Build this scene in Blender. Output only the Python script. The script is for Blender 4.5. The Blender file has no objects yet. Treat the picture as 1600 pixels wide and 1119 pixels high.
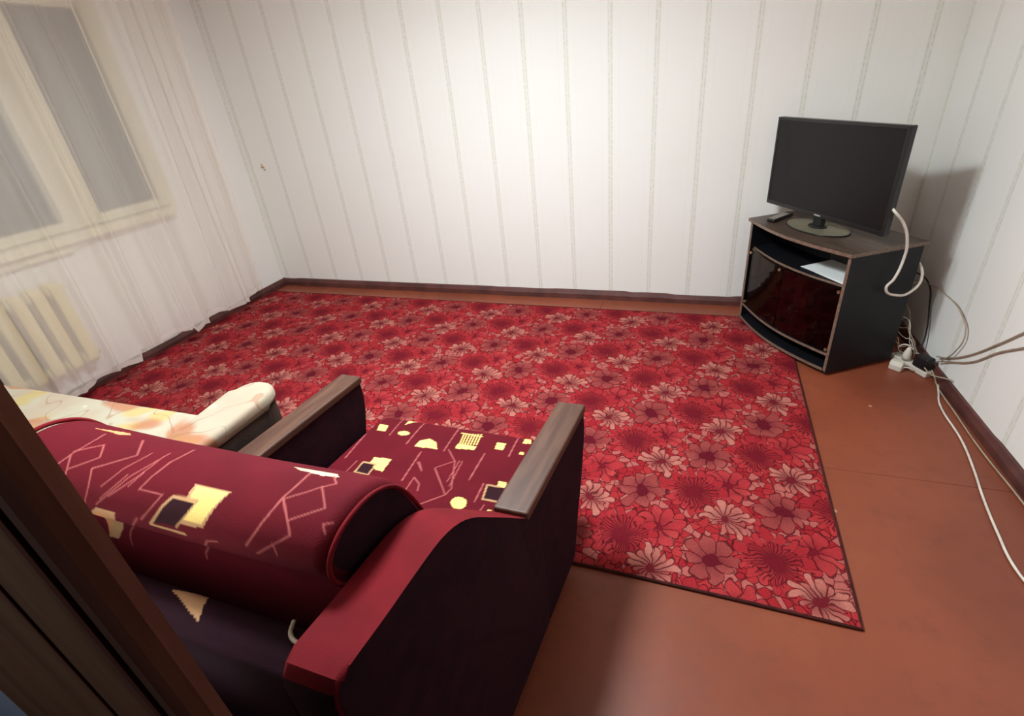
import bpy, bmesh, math, random, json
import numpy as np
from mathutils import Vector, Matrix

scn = bpy.context.scene
col = scn.collection
random.seed(7)

# ---------------------------------------------------------------- camera
cam_data = bpy.data.cameras.new('camera')
cam_data.sensor_width = 36.0
cam_data.lens = 754.68 / 1600 * 36.0
cam_data.shift_x = -20.0 / 1600
cam_data.shift_y = -47.0 / 1600
cam_data.clip_start = 0.02
cam = bpy.data.objects.new('camera', cam_data)
col.objects.link(cam)
cr = Vector((0.95319671, 0.29083357, -0.08265514))
cu = Vector((-0.0636995, 0.46040947, 0.88541826))
cf = Vector((-0.29556457, 0.83871268, -0.45738674))
M = Matrix((cr, cu, -cf)).transposed().to_4x4()
M.translation = Vector((3.55196, -3.39646, 1.55))
cam.matrix_world = M
scn.camera = cam

# ---------------------------------------------------------------- world, lights, exposure
world = bpy.data.worlds.new('night')
scn.world = world
world.use_nodes = True
world.node_tree.nodes['Background'].inputs[0].default_value = (0.55, 0.68, 1.0, 1)
world.node_tree.nodes['Background'].inputs[1].default_value = 0.012

def light(name, kind, loc, energy, color, size):
    d = bpy.data.lights.new(name, kind)
    d.energy = energy; d.color = color
    if kind == 'POINT': d.shadow_soft_size = size
    o = bpy.data.objects.new(name, d); o.location = loc
    col.objects.link(o); return o
for bx, by in ((2.56, -1.86), (2.28, -2.06), (2.70, -2.18)):      # three bulbs of the ceiling lamp
    light('ceiling_bulb', 'POINT', (bx, by, 2.16), 9.0, (0.80, 0.93, 0.985), 0.10)
disc = light('ceiling_soft_disc', 'AREA', (2.56, -2.0, 2.36), 92.0, (0.80, 0.93, 0.985), 0)   # unseen disc light, added to even out the lamp's light on the walls
disc.data.shape = 'DISK'; disc.data.size = 0.45
light('hall_fill', 'POINT', (2.45, -3.86, 1.7), 13.0, (0.80, 0.88, 1.0), 0.12)  # unseen fill lamp, added to brighten the dark door leaf

vs = scn.view_settings
scn.display_settings.display_device = 'sRGB'
vs.view_transform = 'Standard'
vs.look = 'None'
vs.gamma = 1.0
vs.use_curve_mapping = False
vs.exposure = 0.03

def resample(pts, step, closed=True):
    P=np.array(pts+([pts[0]] if closed else []),float)
    # Catmull-Rom dense then arc-length resample
    n=len(pts); D=[]
    for i in range(n if closed else n-1):
        if closed: p0,p1,p2,p3=(np.array(pts[(i+k)%n]) for k in(-1,0,1,2))
        else: p0=np.array(pts[max(i-1,0)]);p1=np.array(pts[i]);p2=np.array(pts[i+1]);p3=np.array(pts[min(i+2,n-1)])
        for t in np.linspace(0,1,24,endpoint=False):
            D.append(.5*((2*p1)+(-p0+p2)*t+(2*p0-5*p1+4*p2-p3)*t*t+(-p0+3*p1-3*p2+p3)*t**3))
    D.append(np.array(pts[0] if closed else pts[-1])); D=np.array(D)
    L=np.concatenate([[0],np.cumsum(np.linalg.norm(np.diff(D,axis=0),axis=1))])
    m=max(8,int(round(L[-1]/step)))
    s=np.linspace(0,L[-1],m+1)
    Q=np.stack([np.interp(s,L,D[:,0]),np.interp(s,L,D[:,1])],-1)
    if closed: Q=Q[:-1]; s=s[:-1]
    return Q,s
# (forward, up) in the chair's own frame
CUSH=[(-.30,.41),(-.335,.60),(-.36,.74),(-.385,.84),(-.412,.91),(-.445,.955),(-.495,.978),(-.55,.976),(-.586,.958),(-.604,.930),(-.600,.895),(-.572,.83),(-.575,.70),(-.57,.58),(-.56,.44),(-.45,.40)]
FOLD=[(-.625,.72),(-.630,.780),(-.652,.815),(-.694,.815),(-.715,.775),(-.715,.60),(-.71,.30),(-.68,.27),(-.640,.30),(-.628,.55)]
SEAT=[(-.30,.385),(-.10,.392),(.15,.392),(.31,.384),(.355,.37),(.37,.34),(.365,.30),(.34,.27),(.1,.265),(-.30,.265)]
def sag(x):
    return np.interp(x,[-.47,-.2,.1,.35],[-.008,-.014,-.010,0.])

CUSHION_PRINT = [["p", "dark", 0, [[0.0122, 0.7086], [0.0522, 0.7081], [0.0404, 0.7546], [-0.0186, 0.758]]], ["p", "tan", 0, [[0.0366, 0.6801], [0.1209, 0.679], [0.1033, 0.7459], [0.0479, 0.7474]]], ["p", "cream", 0, [[0.0439, 0.6836], [0.1168, 0.6828], [0.0981, 0.7389], [0.0557, 0.7396]]], ["p", "dark", 0, [[0.0166, 0.7111], [0.0659, 0.7101], [0.0522, 0.7468], [-0.0077, 0.7496]]], ["l", "tan", 0.005, [[0.068, 0.7072], [0.0541, 0.7074], [0.0401, 0.7078], [0.026, 0.7081], [0.0122, 0.7086], [0.0094, 0.7132], [0.0062, 0.7181], [0.0034, 0.7228], [-0.0003, 0.7276], [-0.0031, 0.7356], [-0.0079, 0.7441], [-0.0146, 0.7535], [-0.0254, 0.7653], [-0.0044, 0.7661], [0.0165, 0.766], [0.0372, 0.7667], [0.0572, 0.7673]]], ["l", "tan", 0.0029, [[0.068, 0.7072], [0.0645, 0.7187], [0.06, 0.7301], [0.0521, 0.7424], [0.04, 0.7565]]], ["p", "tan", 0, [[-0.2256, 0.7996], [-0.1686, 0.7612], [-0.1134, 0.7608], [-0.2616, 0.9216], [-0.2896, 0.9235]]], ["p", "peach", 0, [[-0.2198, 0.8015], [-0.1784, 0.7762], [-0.1498, 0.778], [-0.2685, 0.8928], [-0.2859, 0.9163]]], ["p", "peach", 0, [[-0.3596, 0.6008], [-0.2765, 0.5871], [-0.26, 0.5954], [-0.2788, 0.6041]]], ["p", "white", 0, [[0.1662, 0.5933], [0.2658, 0.5953], [0.2799, 0.6054], [0.2461, 0.6091], [0.1916, 0.6032]]], ["l", "line", 0.0025, [[-0.3057, 0.6149], [-0.2967, 0.6336], [-0.2953, 0.6484], [-0.2957, 0.6624], [-0.2984, 0.675], [-0.2992, 0.6846], [-0.3019, 0.6935], [-0.3057, 0.7026], [-0.3109, 0.7112]]], ["l", "line", 0.0022, [[-0.2994, 0.6803], [-0.2865, 0.6923], [-0.2768, 0.7035], [-0.2693, 0.7148], [-0.2644, 0.7256]]], ["l", "line", 0.0018, [[-0.302, 0.6729], [-0.2905, 0.6659], [-0.2801, 0.6585], [-0.2695, 0.6515], [-0.2597, 0.6438], [-0.2505, 0.6514], [-0.2425, 0.6583], [-0.235, 0.6651], [-0.2281, 0.6715], [-0.2375, 0.6812], [-0.2477, 0.6904], [-0.2597, 0.6993], [-0.2733, 0.708]]], ["l", "line", 0.0022, [[-0.2094, 0.605], [-0.1916, 0.6189], [-0.1768, 0.6309], [-0.165, 0.6411], [-0.1554, 0.6503], [-0.1691, 0.6621], [-0.1842, 0.6734], [-0.1999, 0.6846], [-0.2174, 0.6951], [-0.2052, 0.7096], [-0.1962, 0.7244], [-0.1927, 0.739], [-0.1961, 0.7561]]], ["l", "line", 0.0016, [[-0.165, 0.7541], [-0.144, 0.7371], [-0.1301, 0.7221], [-0.1204, 0.7078], [-0.1143, 0.6931], [-0.106, 0.679], [-0.1, 0.6641], [-0.096, 0.6478], [-0.0956, 0.6293]]], ["l", "line", 0.0016, [[-0.1645, 0.7208], [-0.1573, 0.7112], [-0.1517, 0.7016], [-0.1482, 0.6916], [-0.1461, 0.6815], [-0.1408, 0.6714], [-0.1362, 0.6615], [-0.1331, 0.6502], [-0.1314, 0.6384]]], ["l", "line", 0.0016, [[-0.136, 0.7339], [-0.1229, 0.7228], [-0.1121, 0.7121], [-0.1038, 0.7011], [-0.0973, 0.6897], [-0.0949, 0.6782], [-0.0934, 0.6668], [-0.0944, 0.6536], [-0.0966, 0.6398]]], ["l", "line", 0.0014, [[-0.155, 0.7409], [-0.1423, 0.7277], [-0.1333, 0.7155], [-0.1267, 0.7031], [-0.1231, 0.6906]]], ["l", "line", 0.0014, [[-0.1009, 0.7101], [-0.0976, 0.703], [-0.0953, 0.6956], [-0.094, 0.6881], [-0.0932, 0.6806]]], ["l", "line", 0.0025, [[-0.0691, 0.6029], [-0.064, 0.6179], [-0.0621, 0.6301], [-0.0635, 0.6406], [-0.066, 0.6501], [-0.065, 0.6592], [-0.0652, 0.6681], [-0.0658, 0.6764], [-0.0676, 0.6844], [-0.0673, 0.6912], [-0.0682, 0.6976], [-0.0698, 0.7041], [-0.0717, 0.7106]]], ["l", "line", 0.0013, [[-0.0717, 0.7106], [-0.0579, 0.7106], [-0.0446, 0.7105], [-0.0319, 0.7101], [-0.0182, 0.7104]]], ["l", "line", 0.0025, [[-0.0133, 0.7094], [-0.0169, 0.7208], [-0.023, 0.7326], [-0.032, 0.745], [-0.0471, 0.7601]]], ["l", "line", 0.002, [[-0.0575, 0.76], [-0.0658, 0.7684], [-0.08, 0.7806], [-0.1069, 0.8018], [-0.1149, 0.8064], [-0.1963, 0.8753], [-0.2033, 0.8837], [-0.2085, 0.8911], [-0.2139, 0.8989], [-0.2169, 0.907], [-0.2194, 0.9144], [-0.2213, 0.9214], [-0.2238, 0.929]]], ["l", "line", 0.0032, [[0.2202, 0.6089], [0.2265, 0.63], [0.228, 0.6461], [0.2269, 0.6606], [0.2255, 0.6738], [0.2252, 0.6852], [0.2242, 0.6958], [0.2224, 0.7061], [0.2187, 0.7161], [0.2159, 0.7253], [0.2119, 0.7349], [0.2061, 0.7449], [0.1977, 0.7566]]], ["l", "line", 0.0022, [[0.2271, 0.6733], [0.2437, 0.6876], [0.2582, 0.7007], [0.2701, 0.713], [0.2802, 0.725], [0.268, 0.7341], [0.2541, 0.7433], [0.238, 0.7538], [0.2177, 0.7681]]], ["l", "line", 0.0018, [[0.251, 0.7426], [0.2541, 0.7464], [0.2574, 0.7508], [0.2595, 0.7556], [0.2609, 0.7607]]], ["l", "line", 0.0018, [[0.2285, 0.6745], [0.2405, 0.6659], [0.2529, 0.6576], [0.2642, 0.6486], [0.2742, 0.6385], [0.2857, 0.6487], [0.2955, 0.6581], [0.3049, 0.6669], [0.3137, 0.6753], [0.3023, 0.6827], [0.2906, 0.6901], [0.2782, 0.6973], [0.2655, 0.7044]]], ["l", "line", 0.0018, [[0.2742, 0.6385], [0.2794, 0.6358], [0.2832, 0.6322], [0.2872, 0.6288], [0.2918, 0.6256], [0.286, 0.6204], [0.2798, 0.6153], [0.2739, 0.61], [0.2665, 0.6031]]], ["l", "line", 0.0022, [[0.2285, 0.6745], [0.2446, 0.6884], [0.2587, 0.7012], [0.2702, 0.7133], [0.2802, 0.7251]]], ["l", "line", 0.0016, [[0.3415, 0.6945], [0.3385, 0.6958], [0.3356, 0.6975], [0.3323, 0.6987], [0.329, 0.7001], [0.3316, 0.7033], [0.334, 0.7061], [0.3363, 0.7088], [0.3385, 0.7118]]], ["l", "line", 0.0022, [[0.1332, 0.7641], [0.1267, 0.7654], [0.1203, 0.7663], [0.114, 0.768], [0.1075, 0.7689], [0.1022, 0.7748], [0.0946, 0.783], [0.0778, 0.7997], [0.0721, 0.8047], [0.0734, 0.8065], [0.0075, 0.8789], [0.0041, 0.8884], [0.001, 0.898]]]]
SEAT_PRINT = [["p", "cream", 0, [[-0.35, 0.683], [-0.349, 0.675], [-0.354, 0.666], [-0.366, 0.662], [-0.381, 0.661], [-0.395, 0.664], [-0.404, 0.67], [-0.406, 0.678], [-0.4, 0.687], [-0.388, 0.691], [-0.373, 0.692], [-0.358, 0.689]]], ["p", "cream", 0, [[-0.349, 0.556], [-0.366, 0.596], [-0.326, 0.595], [-0.312, 0.558]]], ["p", "cream", 0, [[-0.213, 0.57], [-0.212, 0.563], [-0.217, 0.557], [-0.226, 0.553], [-0.239, 0.551], [-0.25, 0.554], [-0.258, 0.56], [-0.26, 0.567], [-0.255, 0.574], [-0.244, 0.578], [-0.232, 0.579], [-0.22, 0.576]]], ["p", "cream", 0, [[-0.266, 0.618], [-0.28, 0.687], [-0.235, 0.657]]], ["p", "cream", 0, [[-0.15, 0.507], [-0.149, 0.539], [-0.12, 0.559], [-0.083, 0.544], [-0.059, 0.51], [-0.109, 0.507]]], ["p", "cream", 0, [[0.001, 0.529], [-0.003, 0.558], [0.072, 0.559], [0.072, 0.538]]], ["p", "cream", 0, [[0.134, 0.691], [0.134, 0.682], [0.127, 0.673], [0.115, 0.668], [0.101, 0.668], [0.089, 0.672], [0.081, 0.678], [0.081, 0.687], [0.088, 0.696], [0.1, 0.7], [0.115, 0.701], [0.127, 0.698]]], ["p", "cream", 0, [[0.139, 0.561], [0.131, 0.599], [0.165, 0.598], [0.171, 0.562]]], ["p", "cream", 0, [[0.219, 0.618], [0.213, 0.681], [0.234, 0.66], [0.251, 0.62]]], ["p", "cream", 0, [[0.232, 0.554], [0.231, 0.57], [0.248, 0.57], [0.249, 0.555]]], ["p", "cream", 0, [[-0.247, 0.381], [-0.253, 0.418], [-0.185, 0.422], [-0.177, 0.36], [-0.206, 0.363]]], ["p", "cream", 0, [[0.172, 0.303], [0.176, 0.29], [0.171, 0.279], [0.161, 0.273], [0.147, 0.273], [0.133, 0.28], [0.123, 0.29], [0.119, 0.302], [0.124, 0.314], [0.134, 0.32], [0.148, 0.32], [0.163, 0.314]]], ["p", "cream", 0, [[0.23, 0.389], [0.227, 0.413], [0.255, 0.414], [0.257, 0.39]]], ["p", "cream", 0, [[0.247, 0.285], [0.247, 0.295], [0.26, 0.296], [0.26, 0.287]]], ["p", "cream", 0, [[-0.252, 0.29], [-0.251, 0.301], [-0.221, 0.31], [-0.221, 0.298]]], ["l", "cream", 0.0035, [[0.006, 0.552], [-0.012, 0.618]]], ["l", "cream", 0.0035, [[0.015, 0.554], [-0.002, 0.62]]], ["l", "cream", 0.0035, [[0.025, 0.556], [0.009, 0.622]]], ["l", "cream", 0.0035, [[0.035, 0.559], [0.02, 0.625]]], ["l", "cream", 0.0035, [[0.045, 0.562], [0.03, 0.627]]], ["l", "cream", 0.0035, [[0.056, 0.564], [0.04, 0.63]]], ["l", "cream", 0.0035, [[0.066, 0.566], [0.051, 0.632]]], ["l", "cream", 0.004, [[-0.024, 0.621], [0.061, 0.618]]], ["p", "dark", 0, [[-0.267, 0.337], [-0.273, 0.384], [-0.227, 0.384], [-0.218, 0.338]]], ["l", "tan", 0.005, [[-0.224, 0.386], [-0.275, 0.386], [-0.271, 0.336], [-0.216, 0.335], [-0.222, 0.387]]], ["p", "dark", 0, [[0.213, 0.329], [0.199, 0.386], [0.257, 0.388], [0.269, 0.334]]], ["l", "tan", 0.005, [[0.241, 0.391], [0.198, 0.389], [0.212, 0.329], [0.269, 0.332]]], ["l", "line", 0.004, [[-0.375, 0.526], [-0.354, 0.388]]], ["l", "line", 0.004, [[-0.417, 0.572], [-0.423, 0.529]]], ["l", "line", 0.003, [[-0.3, 0.655], [-0.281, 0.541]]], ["l", "line", 0.004, [[-0.204, 0.676], [-0.186, 0.511]]], ["l", "line", 0.004, [[-0.052, 0.662], [-0.03, 0.507]]], ["l", "line", 0.004, [[0.118, 0.527], [0.13, 0.397]]], ["l", "line", 0.004, [[-0.106, 0.481], [-0.085, 0.339]]], ["l", "line", 0.004, [[0.185, 0.695], [0.205, 0.536]]], ["l", "line", 0.003, [[-0.302, 0.386], [-0.301, 0.323]]], ["l", "line", 0.004, [[0.184, 0.391], [0.193, 0.314]]], ["l", "line", 0.0025, [[-0.087, 0.432], [-0.047, 0.396], [-0.08, 0.433]]], ["l", "line", 0.0025, [[-0.009, 0.422], [0.037, 0.467], [-0.019, 0.519]]], ["l", "line", 0.0025, [[0.037, 0.467], [0.094, 0.347], [0.089, 0.317]]], ["l", "line", 0.003, [[-0.01, 0.418], [0.089, 0.317], [0.034, 0.264]]], ["l", "line", 0.003, [[-0.047, 0.302], [-0.054, 0.362], [-0.02, 0.34], [-0.008, 0.312]]], ["l", "line", 0.003, [[0.228, 0.309], [0.226, 0.287]]], ["l", "line", 0.002, [[0.063, 0.473], [0.082, 0.354]]], ["l", "line", 0.002, [[0.052, 0.471], [0.064, 0.371]]], ["l", "line", 0.0025, [[-0.2, 0.326], [-0.19, 0.308]]]]

# ---------------------------------------------------------------- node helpers
def s2l(c):
    return tuple((v/255/12.92 if v/255 <= .04045 else ((v/255+.055)/1.055)**2.4) for v in c)

class N:
    """tiny expression wrapper around math nodes"""
    def __init__(s, t, sock): s.t = t; s.k = sock
    def _m(s, op, *a):
        n = s.t.nodes.new('ShaderNodeMath'); n.operation = op
        for i, v in enumerate((s,) + a):
            if isinstance(v, N): s.t.links.new(v.k, n.inputs[i])
            else: n.inputs[i].default_value = v
        return N(s.t, n.outputs[0])
    def __add__(s, o): return s._m('ADD', o)
    def __sub__(s, o): return s._m('SUBTRACT', o)
    def __mul__(s, o): return s._m('MULTIPLY', o)
    def __truediv__(s, o): return s._m('DIVIDE', o)
    def lt(s, o): return s._m('LESS_THAN', o)
    def gt(s, o): return s._m('GREATER_THAN', o)
    def f(s, n, *a): return s._m(n, *a)
    def smooth(s, a, b):           # 0 at a, 1 at b
        n = s.t.nodes.new('ShaderNodeMapRange'); n.interpolation_type = 'SMOOTHSTEP'
        s.t.links.new(s.k, n.inputs[0]); n.inputs[1].default_value = a; n.inputs[2].default_value = b
        return N(s.t, n.outputs[0])

def mixc(t, fac, a, b):
    n = t.nodes.new('ShaderNodeMix'); n.data_type = 'RGBA'
    for v, i in ((fac, 0), (a, 6), (b, 7)):
        if isinstance(v, N): t.links.new(v.k, n.inputs[i])
        elif i == 0: n.inputs[0].default_value = v
        else: n.inputs[i].default_value = (*v[:3], 1)
    return N(t, n.outputs[2])

def newmat(name, base=(.5, .5, .5), rough=.6, spec=.5, metal=0, sheen=0, coat=0):
    m = bpy.data.materials.new(name); m.use_nodes = True
    b = m.node_tree.nodes['Principled BSDF']
    b.inputs['Base Color'].default_value = (*base, 1)
    b.inputs['Roughness'].default_value = rough
    b.inputs['Specular IOR Level'].default_value = spec
    b.inputs['Metallic'].default_value = metal
    if sheen:
        b.inputs['Sheen Weight'].default_value = sheen
        b.inputs['Sheen Roughness'].default_value = .45
        b.inputs['Sheen Tint'].default_value = (*base, 1)
    if coat: b.inputs['Coat Weight'].default_value = coat
    return m, m.node_tree, b

def coords(t, which='Object', scale=(1, 1, 1), rot=(0, 0, 0)):
    tc = t.nodes.new('ShaderNodeTexCoord'); mp = t.nodes.new('ShaderNodeMapping')
    mp.inputs['Scale'].default_value = scale; mp.inputs['Rotation'].default_value = rot
    t.links.new(tc.outputs[which], mp.inputs[0]); return mp.outputs[0]

def noise(t, vec, scale, detail=3, rough=.5):
    n = t.nodes.new('ShaderNodeTexNoise'); n.inputs['Scale'].default_value = scale
    n.inputs['Detail'].default_value = detail; n.inputs['Roughness'].default_value = rough
    if vec is not None: t.links.new(vec, n.inputs['Vector'])
    return N(t, n.outputs['Fac'])

def bump(t, b, h, strength=.2, dist=.01):
    n = t.nodes.new('ShaderNodeBump'); n.inputs['Strength'].default_value = strength
    n.inputs['Distance'].default_value = dist
    t.links.new(h.k, n.inputs['Height']); t.links.new(n.outputs[0], b.inputs['Normal'])

def simple(name, c1, c2, scale=8, rough=.6, spec=.4, bs=.1, stretch=(1, 1, 1), **k):
    m, t, b = newmat(name, s2l(c1), rough, spec, **k)
    v = coords(t, 'Object', stretch)
    nz = noise(t, v, scale, 4)
    t.links.new(mixc(t, nz.smooth(.3, .7), s2l(c1), s2l(c2)).k, b.inputs['Base Color'])
    if bs: bump(t, b, noise(t, v, scale*6, 3), bs, .004)
    return m

# ---------------------------------------------------------------- materials
def wallpaper(name, axis):
    m, t, b = newmat(name, (.8, .8, .8), .75, .2)
    g = t.nodes.new('ShaderNodeNewGeometry'); sp = t.nodes.new('ShaderNodeSeparateXYZ')
    t.links.new(g.outputs['Position'], sp.inputs[0])
    u = N(t, sp.outputs[axis]); z = N(t, sp.outputs[2])
    ph = {0: .045, 1: .404 - .2755 + .1377}[axis]
    wob = noise(t, g.outputs['Position'], 1.6, 2) * .008
    fr = ((u + wob - ph + 55.1) / .2755).f('FRACT')            # one printed stripe every 27.5 cm
    d = (fr - .5).f('ABSOLUTE')                                # 0.5 on the stripe
    band = d.smooth(.425, .455)                                # the 3 cm hatched stripe
    edge = band * (N(t, d.k) - .47).f('ABSOLUTE').smooth(.013, .004)
    hatch = ((z * 190 + (u * 260).f('SINE') * 1.3).f('SINE') * .5 + .5) * ((u * 1400).f('SINE') * .5 + .5)
    side = (d - .30).f('ABSOLUTE').smooth(.011, .003)
    nz = noise(t, g.outputs['Position'], 55, 3)
    base = mixc(t, noise(t, g.outputs['Position'], 2.2, 2), s2l((234, 228, 220)), s2l((238, 232, 226)))
    base = mixc(t, band * (hatch * .22 + .20) * (nz * .8 + .4), base, s2l((196, 194, 172)))
    base = mixc(t, edge * .42 * nz.smooth(.3, .65), base, s2l((176, 170, 146)))
    base = mixc(t, side * .08, base, s2l((196, 190, 176)))
    t.links.new(base.k, b.inputs['Base Color'])
    bump(t, b, nz + band * .6, .12, .003)
    return m
WP_X = wallpaper('striped_wallpaper_back', 0)
WP_Y = wallpaper('striped_wallpaper_side', 1)

FLOOR, t, b = newmat('painted_floor', (.2, .1, .05), .38, .45)
g = t.nodes.new('ShaderNodeNewGeometry'); P = g.outputs['Position']
n1 = noise(t, P, 1.3, 4); n2 = noise(t, P, 14, 5, .65)
c = mixc(t, n1.smooth(.3, .7), s2l((122, 59, 39)), s2l((142, 71, 47)))
c = mixc(t, n2.smooth(.45, .8) * .35, c, s2l((104, 50, 38)))
sp = t.nodes.new('ShaderNodeSeparateXYZ'); t.links.new(P, sp.inputs[0])
X, Y = N(t, sp.outputs[0]), N(t, sp.outputs[1])
vor = t.nodes.new('ShaderNodeTexVoronoi'); vor.inputs['Scale'].default_value = 5.2
t.links.new(P, vor.inputs['Vector'])
vd = N(t, vor.outputs['Distance'])
chip = vd.smooth(.05, .03) * noise(t, P, 3.1, 1).smooth(.58, .62)
c = mixc(t, chip * .7, c, s2l((196, 150, 122)))
t.links.new(c.k, b.inputs['Base Color'])
r_ = n2 * .22 + .30
t.links.new(r_.k, b.inputs['Roughness'])
bump(t, b, n2, .12, .004)

BASEB = simple('baseboard_paint', (98, 54, 48), (74, 40, 36), 9, .45, .5, .2)
PLASTER = simple('ceiling_plaster', (238, 232, 222), (232, 225, 214), 3, .9, .2, .05)
WPAINT = simple('window_paint', (222, 210, 176), (214, 200, 166), 4, .4, .5, .05)
RADP = simple('radiator_paint', (226, 208, 150), (214, 194, 138), 5, .4, .5, .08)
DARKW = simple('door_wood', (118, 88, 64), (88, 60, 48), 3, .42, .5, .12, (6, 6, .5))
DARKW2 = simple('door_edge_wood', (118, 74, 58), (84, 48, 38), 3, .75, .08, .12, (6, 6, .5))  # base colour raised to paint in the highlight along the leaf's edge
ARMW = simple('arm_wood', (90, 60, 46), (70, 44, 34), 5, .5, .3, .06, (8, 1, 8))
CABW = simple('cabinet_laminate', (18, 17, 21), (13, 13, 18), 6, .5, .3, .05)
CABTOP = simple('cabinet_top_laminate', (84, 66, 54), (64, 50, 42), 6, .38, .5, .06, (1, 6, 1))
CABIN = simple('cabinet_inner', (170, 148, 130), (150, 130, 114), 6, .5, .4, .03)
CABDK = simple('cabinet_inner_dark', (52, 28, 24), (40, 22, 20), 6, .5, .4, .03)
EDGE = simple('edge_band', (128, 104, 88), (100, 78, 64), 60, .35, .5, .05)
TVP = simple('tv_plastic', (26, 24, 23), (20, 19, 19), 8, .3, .5, 0)
SCREEN, t, b = newmat('tv_screen', s2l((27, 25, 24)), .25, .2)
WCABLE = simple('white_cable', (226, 214, 200), (206, 190, 176), 20, .45, .4, 0)
GCABLE = simple('grey_cable', (170, 150, 128), (150, 132, 112), 20, .5, .4, 0)
BCABLE = simple('black_cable', (28, 20, 22), (20, 16, 18), 20, .5, .4, 0)
WPLAS = simple('white_plastic', (220, 208, 192), (206, 194, 178), 20, .4, .4, 0)
GPLAS = simple('grey_plastic', (178, 168, 158), (150, 140, 130), 40, .4, .4, 0)
PAPER = simple('paper', (238, 236, 232), (230, 228, 224), 8, .8, .2, 0)
HALLW = simple('hall_paint', (190, 205, 222), (180, 196, 214), 4, .7, .3, .03)
RUST = simple('rusty_metal', (206, 182, 148), (180, 148, 112), 60, .7, .3, .1)
BRASS, _, _ = newmat('clip_metal', s2l((170, 140, 110)), .3, .5, .8)
SIDEF = simple('dark_upholstery', (44, 16, 26), (34, 12, 22), 18, .9, .15, .25)
NIGHT, _, _ = newmat('night_outside', (.012, .014, .02), .9, .1)

# velvet on the chair's side wings
def velvet(name, c1, c2, sheen=.5):
    m, t, b = newmat(name, s2l(c1), .85, .15, sheen=sheen)
    P = coords(t, 'Object')
    nz = noise(t, P, 9, 4)
    t.links.new(mixc(t, nz.smooth(.3, .7), s2l(c1), s2l(c2)).k, b.inputs['Base Color'])
    bump(t, b, noise(t, P, 420, 2), .35, .002)
    return m
REDV = velvet('red_velvet', (110, 16, 24), (94, 13, 20), .10)

# fabric whose printed motifs are stored as a colour attribute of the mesh
def printed(name, rough=.85):
    m, t, b = newmat(name, (.2, .02, .04), rough, .12, sheen=.04)
    a = t.nodes.new('ShaderNodeVertexColor'); a.layer_name = 'print'
    P = coords(t, 'Object'); nz = noise(t, P, 12, 4)
    h = t.nodes.new('ShaderNodeHueSaturation')
    t.links.new(a.outputs[0], h.inputs['Color'])
    t.links.new((nz * .5 + .75).k, h.inputs['Value'])
    t.links.new(h.outputs[0], b.inputs['Base Color'])
    bump(t, b, noise(t, P, 380, 2), .35, .002)
    return m
PRINT = printed('printed_plush')

# cream floral cover
CREAM, t, b = newmat('cream_floral_cover', (.8, .7, .5), .8, .2, sheen=.15)
P = coords(t, 'Object')
dn = t.nodes.new('ShaderNodeTexNoise'); dn.inputs['Scale'].default_value = 3.5
t.links.new(P, dn.inputs['Vector'])
vm = t.nodes.new('ShaderNodeVectorMath'); vm.operation = 'MULTIPLY_ADD'
t.links.new(dn.outputs['Color'], vm.inputs[0]); vm.inputs[1].default_value = (.22, .22, .22); t.links.new(P, vm.inputs[2])
def vorn(scale, stretch, rot):
    mp = t.nodes.new('ShaderNodeMapping'); mp.inputs['Scale'].default_value = stretch; mp.inputs['Rotation'].default_value = (0, 0, rot)
    t.links.new(vm.outputs[0], mp.inputs[0])
    v = t.nodes.new('ShaderNodeTexVoronoi'); v.inputs['Scale'].default_value = scale
    t.links.new(mp.outputs[0], v.inputs['Vector'])
    return N(t, v.outputs['Distance'])
c = mixc(t, noise(t, P, 5, 2).smooth(.35, .7), s2l((162, 152, 132)), s2l((158, 138, 118)))
c = mixc(t, vorn(6.5, (1, 1.7, .6), .9).smooth(.44, .24) * .8, c, s2l((168, 144, 88)))
c = mixc(t, vorn(5.2, (.75, 1.5, 1), -.75).smooth(.40, .28) * .85, c, s2l((154, 96, 66)))
c = mixc(t, vorn(9.0, (.8, 1.6, 1), -.6).smooth(.22, .12) * .6, c, s2l((186, 174, 148)))
w = t.nodes.new('ShaderNodeTexNoise'); w.inputs['Scale'].default_value = 7; w.inputs['Detail'].default_value = 1
t.links.new(P, w.inputs['Vector'])
c = mixc(t, (N(t, w.outputs['Fac']) - .5).f('ABSOLUTE').smooth(.012, .004) * .5, c, s2l((132, 84, 58)))
t.links.new(c.k, b.inputs['Base Color'])
bump(t, b, noise(t, P, 60, 3), .25, .003)

# rug: four kinds of blossoms repeating on a diagonal lattice, outlined in dark red
RUG, t, b = newmat('floral_rug', (.3, .03, .04), .95, .08, sheen=.12)
g = t.nodes.new('ShaderNodeNewGeometry'); P = g.outputs['Position']
dn = t.nodes.new('ShaderNodeTexNoise'); dn.inputs['Scale'].default_value = 16; dn.inputs['Detail'].default_value = 1
t.links.new(P, dn.inputs['Vector'])
sp = t.nodes.new('ShaderNodeSeparateXYZ'); t.links.new(P, sp.inputs[0])
sd = t.nodes.new('ShaderNodeSeparateXYZ'); t.links.new(dn.outputs['Color'], sd.inputs[0])
X = N(t, sp.outputs[0]) + (N(t, sd.outputs[0]) - .5) * .055
Y = N(t, sp.outputs[1]) + (N(t, sd.outputs[1]) - .5) * .055
A, B = .26, .265
U = (X * (1/A) - Y * (1/B)) * .5 + 20.0
V = (X * (1/A) + Y * (1/B)) * .5 + 20.0
def local(cx, cy):
    iu, iv = (cx/A - cy/B)/2 + 20, (cx/A + cy/B)/2 + 20
    du = (U - (iu - .5)).f('FRACT') - .5
    dv = (V - (iv - .5)).f('FRACT') - .5
    return (du + dv) * A, (dv - du) * B
outline = s2l((78, 18, 24))
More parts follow.
